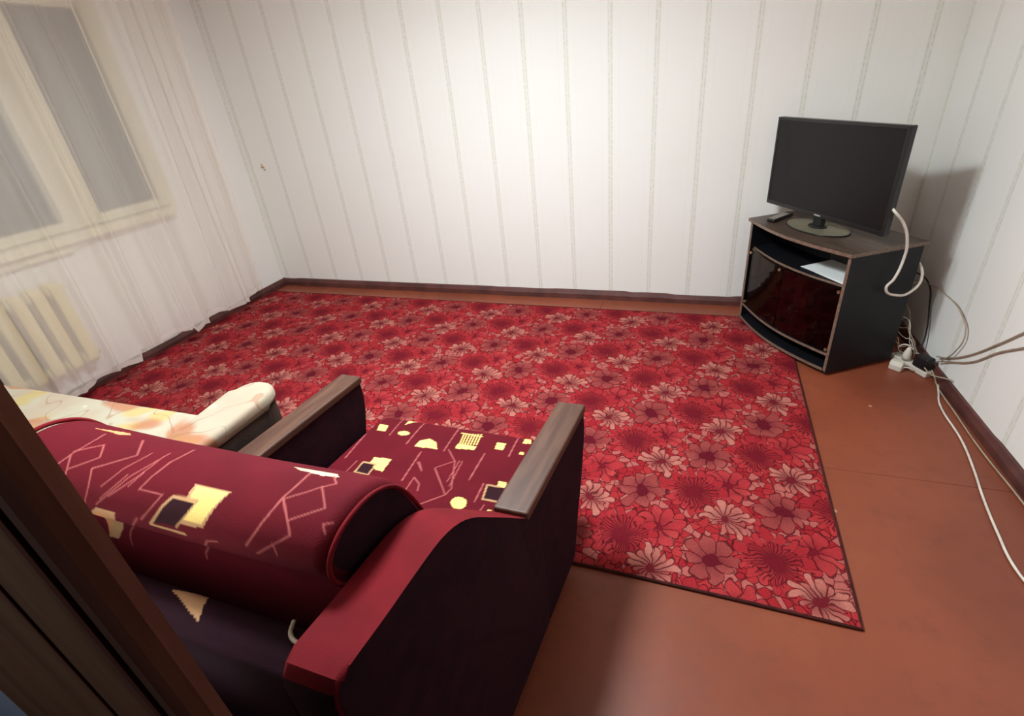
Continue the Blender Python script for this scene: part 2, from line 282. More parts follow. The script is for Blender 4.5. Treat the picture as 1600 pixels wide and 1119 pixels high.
# small leaves between the blossoms
vo = t.nodes.new('ShaderNodeTexVoronoi'); vo.inputs['Scale'].default_value = 32; vo.feature = 'DISTANCE_TO_EDGE'
ve = t.nodes.new('ShaderNodeTexVoronoi'); ve.inputs['Scale'].default_value = 32
for k in (vo, ve): t.links.new(P, k.inputs['Vector'])
sc = t.nodes.new('ShaderNodeSeparateColor'); t.links.new(ve.outputs['Color'], sc.inputs[0])
rnd = N(t, sc.outputs[0])
c = mixc(t, rnd.smooth(.1, .9), s2l((150, 32, 38)), s2l((172, 54, 54)))
c = mixc(t, rnd.gt(.66) * .75, c, s2l((168, 96, 88)))
c = mixc(t, N(t, vo.outputs[0]).smooth(.07, .03) * .8, c, outline)
def blossom(c, cx, cy, R, n, rc, petal, petal2, heart, lw=.0038, inner=None, phase=0.0, vary=.22):
    dx, dy = local(cx, cy)
    r = (dx*dx + dy*dy).f('SQRT')
    th = dy.f('ARCTAN2', dx) * (n / (2*math.pi)) + phase + 40.0
    fr = th.f('FRACT') - .5
    idx = th.f('FLOOR')
    rn = ((idx * 12.9898).f('SINE') * 43758.5).f('FRACT')
    k = fr.f('ABSOLUTE')
    Rp = (rn * (-vary) + 1.0) * R * (N(t, (k * 2).k).f('POWER', 3.0) * (-.38) + 1.0)
    inside = r.lt(Rp)
    pc = mixc(t, rn.smooth(0, 1), petal, petal2)
    pc = mixc(t, (r / R).smooth(.75, .25) * .45, pc, heart)
    side = ((k * -1.0 + .5) * r * (2*math.pi/n)).smooth(lw, lw*.35)        # line between petals
    rim = (Rp - r).f('ABSOLUTE').smooth(lw*1.3, lw*.5)
    if inner:
        rim = rim.f('MAXIMUM', (r - Rp * inner).f('ABSOLUTE').smooth(lw*1.2, lw*.4) * k.lt(.3))
        side = side.f('MAXIMUM', (k * r * (2*math.pi/n)).smooth(lw*.8, lw*.3) * r.lt(R*inner))
    pc = mixc(t, side * .85, pc, outline)
    c = mixc(t, inside, c, pc)
    c = mixc(t, rim * .85 * r.lt(R*1.02), c, outline)
    hb = r.lt((rn * .25 + .85) * rc)
    return mixc(t, hb, c, heart)
c = blossom(c, 3.540, -2.064, .100, 9, .022, s2l((162, 46, 50)), s2l((176, 62, 60)), s2l((108, 20, 32)))
c = blossom(c, 3.465, -1.897, .108, 8, .032, s2l((140, 58, 56)), s2l((158, 74, 68)), s2l((92, 18, 30)), phase=.3, vary=.38)
c = blossom(c, 3.411, -1.599, .146, 17, .034, s2l((152, 36, 42)), s2l((172, 52, 54)), s2l((106, 20, 32)), inner=.62, vary=.3)
c = blossom(c, 3.529, -1.712, .102, 15, .020, s2l((178, 106, 94)), s2l((160, 70, 66)), s2l((104, 26, 34)), vary=.62, phase=.2)
fz = noise(t, P, 240, 2)
h = t.nodes.new('ShaderNodeHueSaturation'); t.links.new(c.k, h.inputs['Color'])
t.links.new((fz * 1.0 + .45).k, h.inputs['Value']); h.inputs['Saturation'].default_value = 1.0
t.links.new(h.outputs[0], b.inputs['Base Color'])
bump(t, b, fz, .5, .004)
RUGEDGE = simple('rug_binding', (78, 34, 30), (58, 26, 24), 30, .9, .1, .3)

# glass
def glassmat(name, tint, trans, rough=.03, gloss=1.0):
    m = bpy.data.materials.new(name); m.use_nodes = True; t = m.node_tree; t.nodes.clear()
    out = t.nodes.new('ShaderNodeOutputMaterial'); tr = t.nodes.new('ShaderNodeBsdfTransparent')
    gl = t.nodes.new('ShaderNodeBsdfGlossy'); mx = t.nodes.new('ShaderNodeMixShader'); fr = t.nodes.new('ShaderNodeFresnel')
    tr.inputs[0].default_value = (*tint, 1); gl.inputs['Roughness'].default_value = rough
    fr.inputs[0].default_value = 1.5
    t.links.new((N(t, fr.outputs[0]) * gloss).k, mx.inputs[0]); t.links.new(tr.outputs[0], mx.inputs[1]); t.links.new(gl.outputs[0], mx.inputs[2])
    t.links.new(mx.outputs[0], out.inputs[0]); return m
PANE = glassmat('window_glass', (.92, .95, .95), 1)
SMOKE = glassmat('smoked_glass', (.42, .36, .33), 1, .04, .38)
CLEAR = simple('pale_glass_foot', (128, 120, 98), (112, 106, 88), 6, .2, .6, 0)  # opaque pale colour stands in for reflections on the glass foot

# sheer curtain
def sheer(name, opac, colr):
    m = bpy.data.materials.new(name); m.use_nodes = True; t = m.node_tree; t.nodes.clear()
    out = t.nodes.new('ShaderNodeOutputMaterial'); tr = t.nodes.new('ShaderNodeBsdfTransparent')
    df = t.nodes.new('ShaderNodeBsdfDiffuse'); tl = t.nodes.new('ShaderNodeBsdfTranslucent')
    df.inputs[0].default_value = (*colr, 1); tl.inputs[0].default_value = (*colr, 1)
    m1 = t.nodes.new('ShaderNodeMixShader'); m1.inputs[0].default_value = .35
    t.links.new(df.outputs[0], m1.inputs[1]); t.links.new(tl.outputs[0], m1.inputs[2])
    m2 = t.nodes.new('ShaderNodeMixShader')
    P = coords(t, 'Object', (1, 1, .12)); nz = noise(t, P, 9, 3)
    lw = t.nodes.new('ShaderNodeLayerWeight'); lw.inputs[0].default_value = .25
    fac = (nz * .16 + (opac - .08)) + N(t, lw.outputs['Facing']).f('POWER', 2.0) * .3
    t.links.new(fac.f('MINIMUM', .97).k, m2.inputs[0])
    t.links.new(tr.outputs[0], m2.inputs[1]); t.links.new(m1.outputs[0], m2.inputs[2])
    t.links.new(m2.outputs[0], out.inputs[0]); return m
SHEER = sheer('sheer_voile', .53, s2l((243, 232, 222)))
HEMM = sheer('voile_hem', .80, s2l((236, 222, 212)))

# ---------------------------------------------------------------- mesh helpers
def link(name, me, mat, parent=None, loc=None, smooth=False):
    o = bpy.data.objects.new(name, me); col.objects.link(o)
    if mat is not None: me.materials.append(mat)
    if parent is not None: o.parent = parent
    if loc is not None: o.location = loc
    if smooth:
        for p in me.polygons: p.use_smooth = True
    return o
def obj(name, bm, mat, parent=None, loc=None, smooth=False):
    bmesh.ops.recalc_face_normals(bm, faces=bm.faces)
    me = bpy.data.meshes.new(name); bm.to_mesh(me); bm.free()
    return link(name, me, mat, parent, loc, smooth)
def empty(name, loc=(0, 0, 0), rz=0):
    o = bpy.data.objects.new(name, None); col.objects.link(o)
    o.location = loc; o.rotation_euler = (0, 0, rz); o.empty_display_size = .1; return o
def tag(o, label, cat, group=None):
    o['label'] = label; o['category'] = cat
    if group: o['group'] = group
    return o
def struct(o):
    o['kind'] = 'structure'; return o
def box(bm, lo, hi, bev=0.0, seg=2):
    r = bmesh.ops.create_cube(bm, size=1.0)
    vs_ = r['verts']
    for v in vs_:
        v.co = Vector([(lo[i] + hi[i])/2 + v.co[i]*(hi[i] - lo[i]) for i in range(3)])
    if bev:
        es = list({e for v in vs_ for e in v.link_edges})
        bmesh.ops.bevel(bm, geom=es, offset=bev, segments=seg, affect='EDGES', profile=.5)
def boxo(name, lo, hi, mat, parent=None, bev=0.0, seg=2, smooth=False):
    bm = bmesh.new(); box(bm, lo, hi, bev, seg); return obj(name, bm, mat, parent, smooth=smooth)
def prism(bm, poly, axis, a, b, bev=0.0, seg=3):
    """extrude a 2D polygon along an axis from a to b; poly gives the two other coordinates in order"""
    def mk(p, h):
        l = [0, 0, 0]; o = [i for i in range(3) if i != axis]
        l[o[0]], l[o[1]], l[axis] = p[0], p[1], h; return Vector(l)
    va = [bm.verts.new(mk(p, a)) for p in poly]; vb = [bm.verts.new(mk(p, b)) for p in poly]
    n = len(poly); fa = bm.faces.new(va); fb = bm.faces.new(vb)
    for i in range(n): bm.faces.new((va[i], va[(i+1) % n], vb[(i+1) % n], vb[i]))
    if bev:
        es = [e for e in fa.edges] + [e for e in fb.edges]
        bmesh.ops.bevel(bm, geom=es, offset=bev, segments=seg, affect='EDGES', profile=.5)
def tube(name, pts, rad, mat, parent=None, res=8, htype='AUTO'):
    cu_ = bpy.data.curves.new(name, 'CURVE'); cu_.dimensions = '3D'; cu_.bevel_depth = rad; cu_.bevel_resolution = 2
    cu_.resolution_u = res; cu_.use_fill_caps = True
    s = cu_.splines.new('BEZIER'); s.bezier_points.add(len(pts)-1)
    for p, c_ in zip(s.bezier_points, pts):
        p.co = c_; p.handle_left_type = p.handle_right_type = htype
    tmp = bpy.data.objects.new('tmp', cu_); col.objects.link(tmp)
    dg = bpy.context.evaluated_depsgraph_get()
    me = bpy.data.meshes.new_from_object(tmp.evaluated_get(dg)); me.name = name
    bpy.data.objects.remove(tmp); bpy.data.curves.remove(cu_)
    me.materials.clear()
    return link(name, me, mat, parent, smooth=True)
def lathe(bm, prof, cx=0, cy=0, n=24):
    rows = []
    for r, z in prof:
        rows.append([bm.verts.new((cx + r*math.cos(2*math.pi*i/n), cy + r*math.sin(2*math.pi*i/n), z)) for i in range(n)])
    for a, b in zip(rows[:-1], rows[1:]):
        for i in range(n): bm.faces.new((a[i], a[(i+1) % n], b[(i+1) % n], b[i]))
    bm.faces.new(rows[0]); bm.faces.new(rows[-1])

INK = {'dark': (42, 14, 20), 'tan': (176, 132, 94), 'cream': (222, 190, 112), 'peach': (200, 132, 88),
       'white': (214, 182, 144), 'line': (156, 78, 76)}
def raster(UV, shapes, base):
    """UV (n,2) in metres on the cloth -> colours (n,4) of the printed motifs"""
    C = np.tile(np.array(s2l(base)), (len(UV), 1))
    for kind, colr, w, pts in shapes:
        pts = np.array(pts, float); cc = np.array(s2l(INK[colr]))
        lo, hi = pts.min(0) - .02, pts.max(0) + .02
        k = np.where((UV[:, 0] > lo[0]) & (UV[:, 0] < hi[0]) & (UV[:, 1] > lo[1]) & (UV[:, 1] < hi[1]))[0]
        if len(k) == 0: continue
        q_ = UV[k]
        if kind == 'p':
            ins = np.zeros(len(q_), bool)
            for a, b_ in zip(pts, np.roll(pts, -1, 0)):
                cond = (a[1] > q_[:, 1]) != (b_[1] > q_[:, 1])
                xs = (b_[0]-a[0]) * (q_[:, 1]-a[1]) / (b_[1]-a[1] + 1e-12) + a[0]
                ins ^= cond & (q_[:, 0] < xs)
            f_ = ins.astype(float)
        else:
            d = np.full(len(q_), 9.)
            for a, b_ in zip(pts[:-1], pts[1:]):
                ab = b_ - a; tt_ = np.clip(((q_-a) @ ab) / (ab @ ab + 1e-12), 0, 1)
                d = np.minimum(d, np.linalg.norm(q_ - a - tt_[:, None]*ab, axis=1))
            f_ = np.clip((w*.5 + .0014 - d) / .0018, 0, 1)
        C[k] = C[k]*(1-f_[:, None]) + cc*f_[:, None]
    return np.concatenate([C, np.ones((len(C), 1))], 1)

def loft(name, prof, x0, x1, step, parent, shapes, base, rnd=.03, sagf=None, lump=0.0):
    """closed (y,z) profile swept along x with rounded ends; printed colours by (x, arc length)"""
    Q, s = resample(prof, step)
    cen = Q.mean(0)
    xs = np.arange(x0, x1 + 1e-6, step)
    V = []; UV = []
    seg = np.roll(Q, -1, 0) - np.roll(Q, 1, 0); nrm = np.stack([seg[:, 1], -seg[:, 0]], 1)
    nrm /= np.linalg.norm(nrm, axis=1)[:, None]
    area = np.sum(Q[:, 0]*np.roll(Q[:, 1], -1) - np.roll(Q[:, 0], -1)*Q[:, 1])
    if area < 0: nrm = -nrm
    for x in xs:
        e = min(x - x0, x1 - x)
        ins = rnd - math.sqrt(max(0, rnd*rnd - (rnd - min(e, rnd))**2))
        q_ = Q - nrm*ins
        if sagf is not None:
            q_ = q_ + np.stack([np.zeros(len(Q)), float(sagf(x))*np.clip((Q[:, 1]-.4)/.4, 0, 1)], 1)
        if lump:
            a = lump*(np.sin(x*23 + s*9) + np.sin(x*11 - s*17 + 2))*.5
            q_ = q_ + nrm*a[:, None]
        V.append(np.column_stack([np.full(len(Q), x), q_])); UV.append(np.column_stack([np.full(len(Q), x), s]))
    V = np.concatenate(V); UV = np.concatenate(UV); n = len(Q); m = len(xs)
    i, j = np.meshgrid(np.arange(m-1), np.arange(n), indexing='ij'); i = i.ravel(); j = j.ravel(); j2 = (j+1) % n
    F_ = np.stack([i*n+j, (i+1)*n+j, (i+1)*n+j2, i*n+j2], 1).tolist()
    F_.append(list(range(n))); F_.append([(m-1)*n + k for k in range(n)][::-1])
    me = bpy.data.meshes.new(name); me.from_pydata(V.tolist(), [], F_); me.update()
    bm = bmesh.new(); bm.from_mesh(me); bmesh.ops.recalc_face_normals(bm, faces=bm.faces); bm.to_mesh(me); bm.free()
    ca = me.color_attributes.new('print', 'FLOAT_COLOR', 'POINT')
    ca.data.foreach_set('color', raster(UV, shapes, base).astype(np.float32).ravel())
    o = link(name, me, PRINT, parent, smooth=True)
    me.materials.append(SIDEF)
    for p in list(me.polygons)[-2:]: p.material_index = 1  # dark cloth on the end faces paints in their shade
    return o

# ---------------------------------------------------------------- the room shell
W, H, D = 4.862, 2.55, -3.20
DW0, DW1 = 2.94, 3.95          # doorway the picture is taken through
def slab(name, lo, hi, mat): return struct(boxo(name, lo, hi, mat))
# floor of big painted hardboard sheets: each sheet is a piece of its own
floor = slab('floor', (-.12, -4.6, -.12), (W+.12, .12, -.004), FLOOR)
sheet_x = [0, 1.50, 3.02, W]; sheet_y = [-4.6, -3.10, -1.60, 0]
for i in range(3):
    for j in range(3):
        bm = bmesh.new()
        box(bm, (sheet_x[i]+.0008, sheet_y[j]+.0008, -.004), (sheet_x[i+1]-.0008, sheet_y[j+1]-.0008, 0), .0012, 1)
        obj('floor_sheet', bm, FLOOR, floor)
slab('ceiling', (-.12, -3.22, H), (W+.12, .12, H+.1), PLASTER)
slab('wall_back', (-.12, 0, 0), (W+.12, .12, H), WP_X)
slab('wall_right', (W, -3.22, 0), (W+.12, 0, H), WP_Y)
WY0, WY1, WZ0, WZ1 = -2.78, -.80, .955, 2.20           # window opening
bm = bmesh.new()
box(bm, (-.12, -3.22, 0), (0, WY0, H)); box(bm, (-.12, WY1, 0), (0, 0, H))
box(bm, (-.12, WY0, 0), (0, WY1, WZ0)); box(bm, (-.12, WY0, WZ1), (0, WY1, H))
struct(obj('wall_left', bm, WP_Y))
bm = bmesh.new()
box(bm, (0, D-.02, 0), (DW0, D, H)); box(bm, (DW1, D-.02, 0), (W, D, H)); box(bm, (DW0, D-.02, 2.1), (DW1, D, H))
struct(obj('wall_front', bm, WP_X))
# hallway wall seen past the open door, bluish paint
slab('wall_hall', (-.12, D-.0265, 0), (2.94, D-.0205, H), HALLW)

def wavy_board(name, p0, p1, inward, h, th, seed):
    """old painted skirting with an uneven upper edge and rounded top"""
    rnd_ = random.Random(seed); bm = bmesh.new(); p0 = Vector(p0); p1 = Vector(p1); inward = Vector(inward)
    L = (p1-p0).length; n = max(8, int(L/.06)); rows = []
    hh = h
    for i in range(n+1):
        p = p0.lerp(p1, i/n)
        if rnd_.random() < .12: hh = h + rnd_.uniform(-.007, .007)
        a = p; tt = th*rnd_.uniform(.94, 1.06)
        rows.append([bm.verts.new(a), bm.verts.new(a+inward*tt), bm.verts.new(a+inward*tt*.95+Vector((0, 0, hh*.55))),
                     bm.verts.new(a+inward*tt*.5+Vector((0, 0, hh*.95))), bm.verts.new(a+Vector((0, 0, hh)))])
    for a, b_ in zip(rows[:-1], rows[1:]):
        for k in range(5): bm.faces.new((a[k], a[(k+1) % 5], b_[(k+1) % 5], b_[k]))
    bm.faces.new(rows[0]); bm.faces.new(rows[-1])
    return struct(obj(name, bm, BASEB))
wavy_board('baseboard_back', (0, 0, 0), (W, 0, 0), (0, -1, 0), .065, .024, 3)
wavy_board('baseboard_right', (W, 0, 0), (W, -3.2, 0), (-1, 0, 0), .064, .024, 4)
wavy_board('baseboard_left', (0, -3.2, 0), (0, 0, 0), (1, 0, 0), .065, .022, 5)

# ---------------------------------------------------------------- window behind the curtain
win = empty('window_1', (0, 0, 0)); win['kind'] = 'structure'
bm = bmesh.new()
x0, x1 = -.085, .012
box(bm, (x0, WY1-.055, WZ0), (x1, WY1, WZ1), .004); box(bm, (x0, WY0, WZ0), (x1, WY0+.055, WZ1), .004)
box(bm, (x0, WY0+.055, WZ0), (x1, WY1-.055, WZ0+.055), .004); box(bm, (x0, WY0+.055, WZ1-.055), (x1, WY1-.055, WZ1), .004)
box(bm, (x0, -1.47, WZ0+.055), (x1, -1.26, WZ1-.055), .004)
obj('window_frame', bm, WPAINT, win)
for (a, b_) in ((-1.26, -.855), (-2.725, -1.47)):
    g_ = boxo('pane', (-.05, a, WZ0+.056), (-.045, b_, WZ1-.056), PANE, win)
# casing strips on the wall
for nm, lo, hi in (('casing', (0, WY1-.002, WZ0-.02), (.016, WY1+.045, WZ1+.03)), ('casing', (0, WY0, WZ1+.001), (.016, WY1-.003, WZ1+.045))):
    boxo(nm, lo, hi, WPAINT, win, .003)
sill = boxo('window_sill', (.001, -2.82, .900), (.10, WY1-.02, .952), WPAINT, win, .006)
boxo('sill_apron', (.001, -2.82, .845), (.05, -1.50, .899), WPAINT, win, .004)
# the dark yard outside
slab('wall_outside', (-1.3, -4.2, 0), (-1.2, .6, 2.8), NIGHT)

# ---------------------------------------------------------------- radiator under the window
rad = tag(empty('radiator', (.086, -2.2, 0)), 'cream painted cast iron radiator under the window behind the sheer curtain', 'radiator')
def rad_section(bm):
    # front rib: flat-faced slim column with bulged shoulders
    for sx in (-1, 1):
        prism(bm, [(sx*.032+sx*.024, .235), (sx*.032+sx*.024, .70), (sx*.032, .728), (sx*.032-sx*.024, .70), (sx*.032-sx*.024, .235), (sx*.032, .208)], 1, -.030, .030, .007, 2)
    box(bm, (-.030, -.044, .655), (.030, .044, .715), .012, 2)
    box(bm, (-.030, -.044, .222), (.030, .044, .282), .012, 2)
bm = bmesh.new(); rad_section(bm)
first = obj('radiator_section', bm, RADP, rad)
N_SEC = 10
for i in range(N_SEC):
    o = first if i == 0 else first.copy()
    if i: col.objects.link(o); o.parent = rad
    o.location = (0, .458 - .0955*i, 0)
for zz in (.252, .685):
    bm = bmesh.new()
    r_ = bmesh.ops.create_cone(bm, cap_ends=True, segments=16, radius1=.02, radius2=.02, depth=.99)
    bmesh.ops.rotate(bm, verts=bm.verts, cent=(0, 0, 0), matrix=Matrix.Rotation(math.pi/2, 3, 'X'))
    bmesh.ops.translate(bm, verts=bm.verts, vec=(0, .02, zz))
    obj('manifold_pipe', bm, RADP, rad, smooth=True)
for yy in (.36, -.30):
    boxo('bracket', (-.085, yy-.008, .60), (-.03, yy+.008, .625), RADP, rad, .002)

# ---------------------------------------------------------------- sheer curtain
HEM = [(-.40, .150), (-.475, .150), (-.607, .113), (-.735, .124), (-.853, .141), (-.966, .150), (-1.10, .108), (-1.14, .104), (-1.155, .147), (-1.263, .158), (-1.333, .147),
       (-1.417, .143), (-1.525, .175), (-1.54, .100), (-1.689, .118), (-1.815, .109), (-1.911, .103), (-2.9, .11)]
def hem_z(y):
    k = sorted(HEM); return float(np.interp(y, [a for a, _ in k], [b_ for _, b_ in k]))
CREASE = [(-1.03, .030, .012, .0), (-1.36, .034, .014, .01), (-1.41, .02, .01, .012), (-1.70, .026, .011, .0), (-.60, .030, .016, .01), (-.47, .030, .014, 0), (-1.20, .014, .010, -.02), (-2.05, .03, .012, 0), (-2.4, .03, .012, 0), (-.80, .012, .012, .03), (-1.92, .018, .012, -.01)]
def curtain_x(y, z):
    k = 1.0 + .25*(1 - z/2.5)
    a = .022*math.sin(y*15 + .6*math.sin(z*1.3)) + .008*math.sin(y*37 + 1.3 + z*.4)
    for yc, hh, wd, sl in CREASE: a += hh*math.exp(-((y - yc - sl*(z-1.2))/wd)**2)
    return .195 + a*k + .02*(1-z/2.5)*math.sin(y*5)
rows_z = 60
def cloth(name, z_lo, z_hi, nz_, mat, parent=None, off=0):
    bm = bmesh.new(); ys = np.arange(-2.90, -.399, .005); grid = []
    for y in ys:
        r = []
        for k in range(nz_+1):
            z0_, z1_ = z_lo(y), z_hi(y); z = z0_ + (z1_-z0_)*k/nz_
            yy = y + .012*math.sin(y*33)      # cloth bunches into narrow folds
            g_ = 1.0
            # the hanging edge near the corner is gathered
            e = max(0, (y + .62)/.22)
            yy += -.05*e*e*.5 + .05*e*(z/2.5)
            r.append(bm.verts.new((curtain_x(y, z) + off + .012*e*math.sin(y*70), yy, z)))
        grid.append(r)
    for a, b_ in zip(grid[:-1], grid[1:]):
        for k in range(nz_): bm.faces.new((a[k], b_[k], b_[k+1], a[k+1]))
    return obj(name, bm, mat, parent, smooth=True)
cur = tag(cloth('sheer_curtain', lambda y: hem_z(y)+.035, lambda y: 2.47, 50, SHEER), 'white sheer voile curtain hanging over the window and radiator', 'curtain')
cloth('hem', lambda y: hem_z(y), lambda y: hem_z(y)+.036, 3, HEMM, cur)
rod = tag(empty('curtain_rod', (.195, -1.65, 2.49)), 'white curtain rod above the window', 'curtain rod')
bm = bmesh.new(); bmesh.ops.create_cone(bm, cap_ends=True, segments=16, radius1=.012, radius2=.012, depth=2.6)
bmesh.ops.rotate(bm, verts=bm.verts, cent=(0, 0, 0), matrix=Matrix.Rotation(math.pi/2, 3, 'X'))
obj('pole', bm, WPLAS, rod, smooth=True)
for yy in (-1.2, 1.2): boxo('bracket', (-.195, yy-.01, -.01), (0, yy+.01, .012), WPLAS, rod, .002)

# ---------------------------------------------------------------- rug
rug = tag(empty('rug', (0, 0, 0)), 'large red floral rug with dark bound edges covering the middle of the floor', 'rug')
c4 = [(.005, -.185), (4.235, -.215), (4.145, -2.305), (.005, -2.265)]
def rug_pt(u, v, z):
    a = Vector(c4[3]).lerp(Vector(c4[2]), u); b_ = Vector(c4[0]).lerp(Vector(c4[1]), u); p = a.lerp(b_, v)
    return (p.x, p.y, z)
bm = bmesh.new(); nu, nv = 90, 46; gr = []
for i in range(nu+1):
    r = []
    for j in range(nv+1):
        u, v = i/nu, j/nv
        x, y, _ = rug_pt(u, v, 0)
        wob = .010*math.sin(x*2.1 + .8)*max(0, 1 - v*5)          # the near edge lies a little wavy
        r.append(bm.verts.new((x, y + wob, .009 + .0012*math.sin(x*3.1)*math.sin(y*4.3))))
    gr.append(r)
for i in range(nu):
    for j in range(nv): bm.faces.new((gr[i][j], gr[i+1][j], gr[i+1][j+1], gr[i][j+1]))
ret = bmesh.ops.extrude_face_region(bm, geom=list(bm.faces))
for v in [e for e in ret['geom'] if isinstance(e, bmesh.types.BMVert)]: v.co.z = .001
obj('pile', bm, RUG, rug)
edge_pts = [rug_pt(i/60, 0, .006) for i in range(61)]
edge_pts = [(x, y + .010*math.sin(x*2.1+.8), z) for x, y, z in edge_pts]
e2 = [rug_pt(1, j/30, .006) for j in range(1, 31)]
e3 = [rug_pt(i/20, 1, .006) for i in range(19, -1, -1)]
tube('binding', edge_pts + e2 + e3, .0055, RUGEDGE, rug, 1, 'VECTOR')

# ---------------------------------------------------------------- patterned armchair (its own frame: +y is where it faces)
TH = math.radians(7)
ch = tag(empty('armchair', (2.80, -2.40, 0), -TH), 'burgundy armchair with geometric print, brown wooden arm tops and red velvet wings', 'armchair')
BASEC = (86, 11, 22)
seat = loft('seat', SEAT, -.385, .362, .0035, ch, SEAT_PRINT, BASEC, .012)
back = loft('backrest', CUSH, -.47, .354, .0026, ch, CUSHION_PRINT, BASEC, .026, sag)
rng = random.Random(11)
fold_print = [('p', 'tan', 0, [(.03, .10), (.09, .075), (.14, .135)]), ('l', 'line', .004, [(-.2, .02), (-.12, .09), (-.16, .2)]), ('l', 'line', .004, [(.0, .14), (.05, .22), (.04, .3)])]
fold = loft('folded_mattress', FOLD, -.362, .352, .003, ch, fold_print, (32, 8, 18), .02)  # same cloth, base colour darkened for the shade behind the backrest
# piping: lit red welt round the visible end of the backrest
Q, _s = resample(CUSH, .02)
arc = [(.354, y, z + float(sag(.35))) for y, z in Q if z > .60 and y < -.33]
arc = [(x, y*.965 - .018, z - .014) for x, y, z in arc]
tube('piping', arc, .004, REDV, back, 4)
tube('piping', [(-.466, y, z + float(sag(-.47))) for y, z in Q if z > .60 and y < -.33], .005, REDV, back, 4)
tube('piping', [(.290, -.640, .822), (.305, -.660, .826), (.330, -.668, .826), (.350, -.664, .822)], .0035, GCABLE, fold, 4)
# underframe
boxo('seat_frame', (-.372, -.60, .06), (.362, .345, .262), SIDEF, ch, .012)
WING = [(-.09, .055), (-.09, .50), (-.125, .545), (-.19, .612), (-.255, .685), (-.325, .762), (-.375, .815), (-.42, .850), (-.47, .870), (-.53, .876), (-.62, .878), (-.700, .882), (-.722, .872), (-.730, .845), (-.725, .055)]
WING_S = [tuple(p) for p in resample(WING[1:-1], .02, False)[0]] + [WING[-1], WING[0]]
for sx in (1, -1):
    a, b_ = (.365, .458) if sx > 0 else (-.490, -.4735)
    bm = bmesh.new(); prism(bm, WING_S, 0, a, b_, .010 if sx > 0 else .004, 3)
    w_ = obj('wing', bm, REDV, ch, smooth=True)
    w_.data.set_sharp_from_angle(angle=.7)
    w_.data.materials.append(SIDEF)
    for p in w_.data.polygons:                     # outer cheek is covered in the dark cloth
        if abs(p.normal.x) > .8: p.material_index = 1
        if p.center.z < .3 or p.normal.y < -.8: p.material_index = 1
def arm(sx):
    x_in, x_out = (.372, .456) if sx > 0 else (-.482, -.402)
    poly = [(-.088, .055), (-.16, .50), (-.165, .574), (.292, .574), (.291, .52), (.281, .46), (.266, .41), (.245, .34), (.222, .28), (.190, .205), (.165, .14), (.150, .055)]
    bm = bmesh.new(); prism(bm, poly, 0, min(x_in, x_out), max(x_in, x_out), .005, 2)
    a = obj('armrest', bm, SIDEF, ch)
    bm = bmesh.new()
    box(bm, (min(x_in, x_out)-.004, -.168, .575), (max(x_in, x_out)+.004, .300, .604), .006, 3)
    obj('arm_top', bm, ARMW, a)['label'] = 'brown lacquered wooden arm top'
    return a
arm(1); arm(-1)
for x, y in ((-.43, .12), (.41, .12), (-.43, -.60), (.41, -.66)):
    bm = bmesh.new(); z0 = .0105 if y > 0 else 0; lathe(bm, [(.014, z0), (.018, z0+.004), (.020, .03), (.024, .056)], x, y, 16)
    obj('foot', bm, BCABLE, ch, smooth=False)

for part in list(ch.children_recursive):          # the old chair has settled a little askew
    for v in part.data.vertices: v.co.y += .1*(v.co.x - .35)
# ---------------------------------------------------------------- cream covered sofa behind it
so = tag(empty('sofa', (1.5, -2.60, 0)), 'sofa under a cream floral cover beside the radiator, dark side panel', 'sofa')
def soft(name, lo, hi, mat, parent, bev=.03, seg=5):
    bm = bmesh.new(); box(bm, lo, hi, bev, seg)
    return obj(name, bm, mat, parent, smooth=True)
def arm_shape(xa, xb, rz=.68):
    # rounded front end in plan, crowned top
    bm = bmesh.new(); n = 14; w_ = (xb-xa)/2; cx = (xa+xb)/2; yb, yf = -.12, .275
    plan = [(xb, yb), (xb, yf-w_*1.2)] + [(cx + w_*math.cos(math.pi*i/n), yf-w_*1.2 + w_*1.2*math.sin(math.pi*i/n)) for i in range(1, n)] + [(xa, yf-w_*1.2), (xa, yb)]
    return plan
for sx, xa, xb in ((1, .615, .756), (-1, -1.02, -.875)):
    plan = arm_shape(xa, xb)
    bm = bmesh.new(); prism(bm, plan, 2, .04, .628, .004, 2)
    a = obj('armrest', bm, simple('sofa_side_cloth', (62, 44, 36), (48, 34, 30), 14, .85, .2, .2) if sx > 0 else bpy.data.materials['sofa_side_cloth'], so)
    bm = bmesh.new(); prism(bm, [(p[0] + (.006 if p[0] > (xa+xb)/2 else -.006), p[1] + (.006 if p[1] > 0 else 0)) for p in plan], 2, .630, .685, .022, 5)
    obj('cover', bm, CREAM, a, smooth=True)['label'] = 'cream floral cover over the arm'
soft('backrest', (-.872, -.120, .30), (.632, .088, .682), CREAM, so, .035)
soft('seat', (-.872, .05, .20), (.612, .24, .33), CREAM, so, .03)
boxo('base', (-.872, -.10, .04), (.612, .22, .20), bpy.data.materials['sofa_side_cloth'], so, .006)

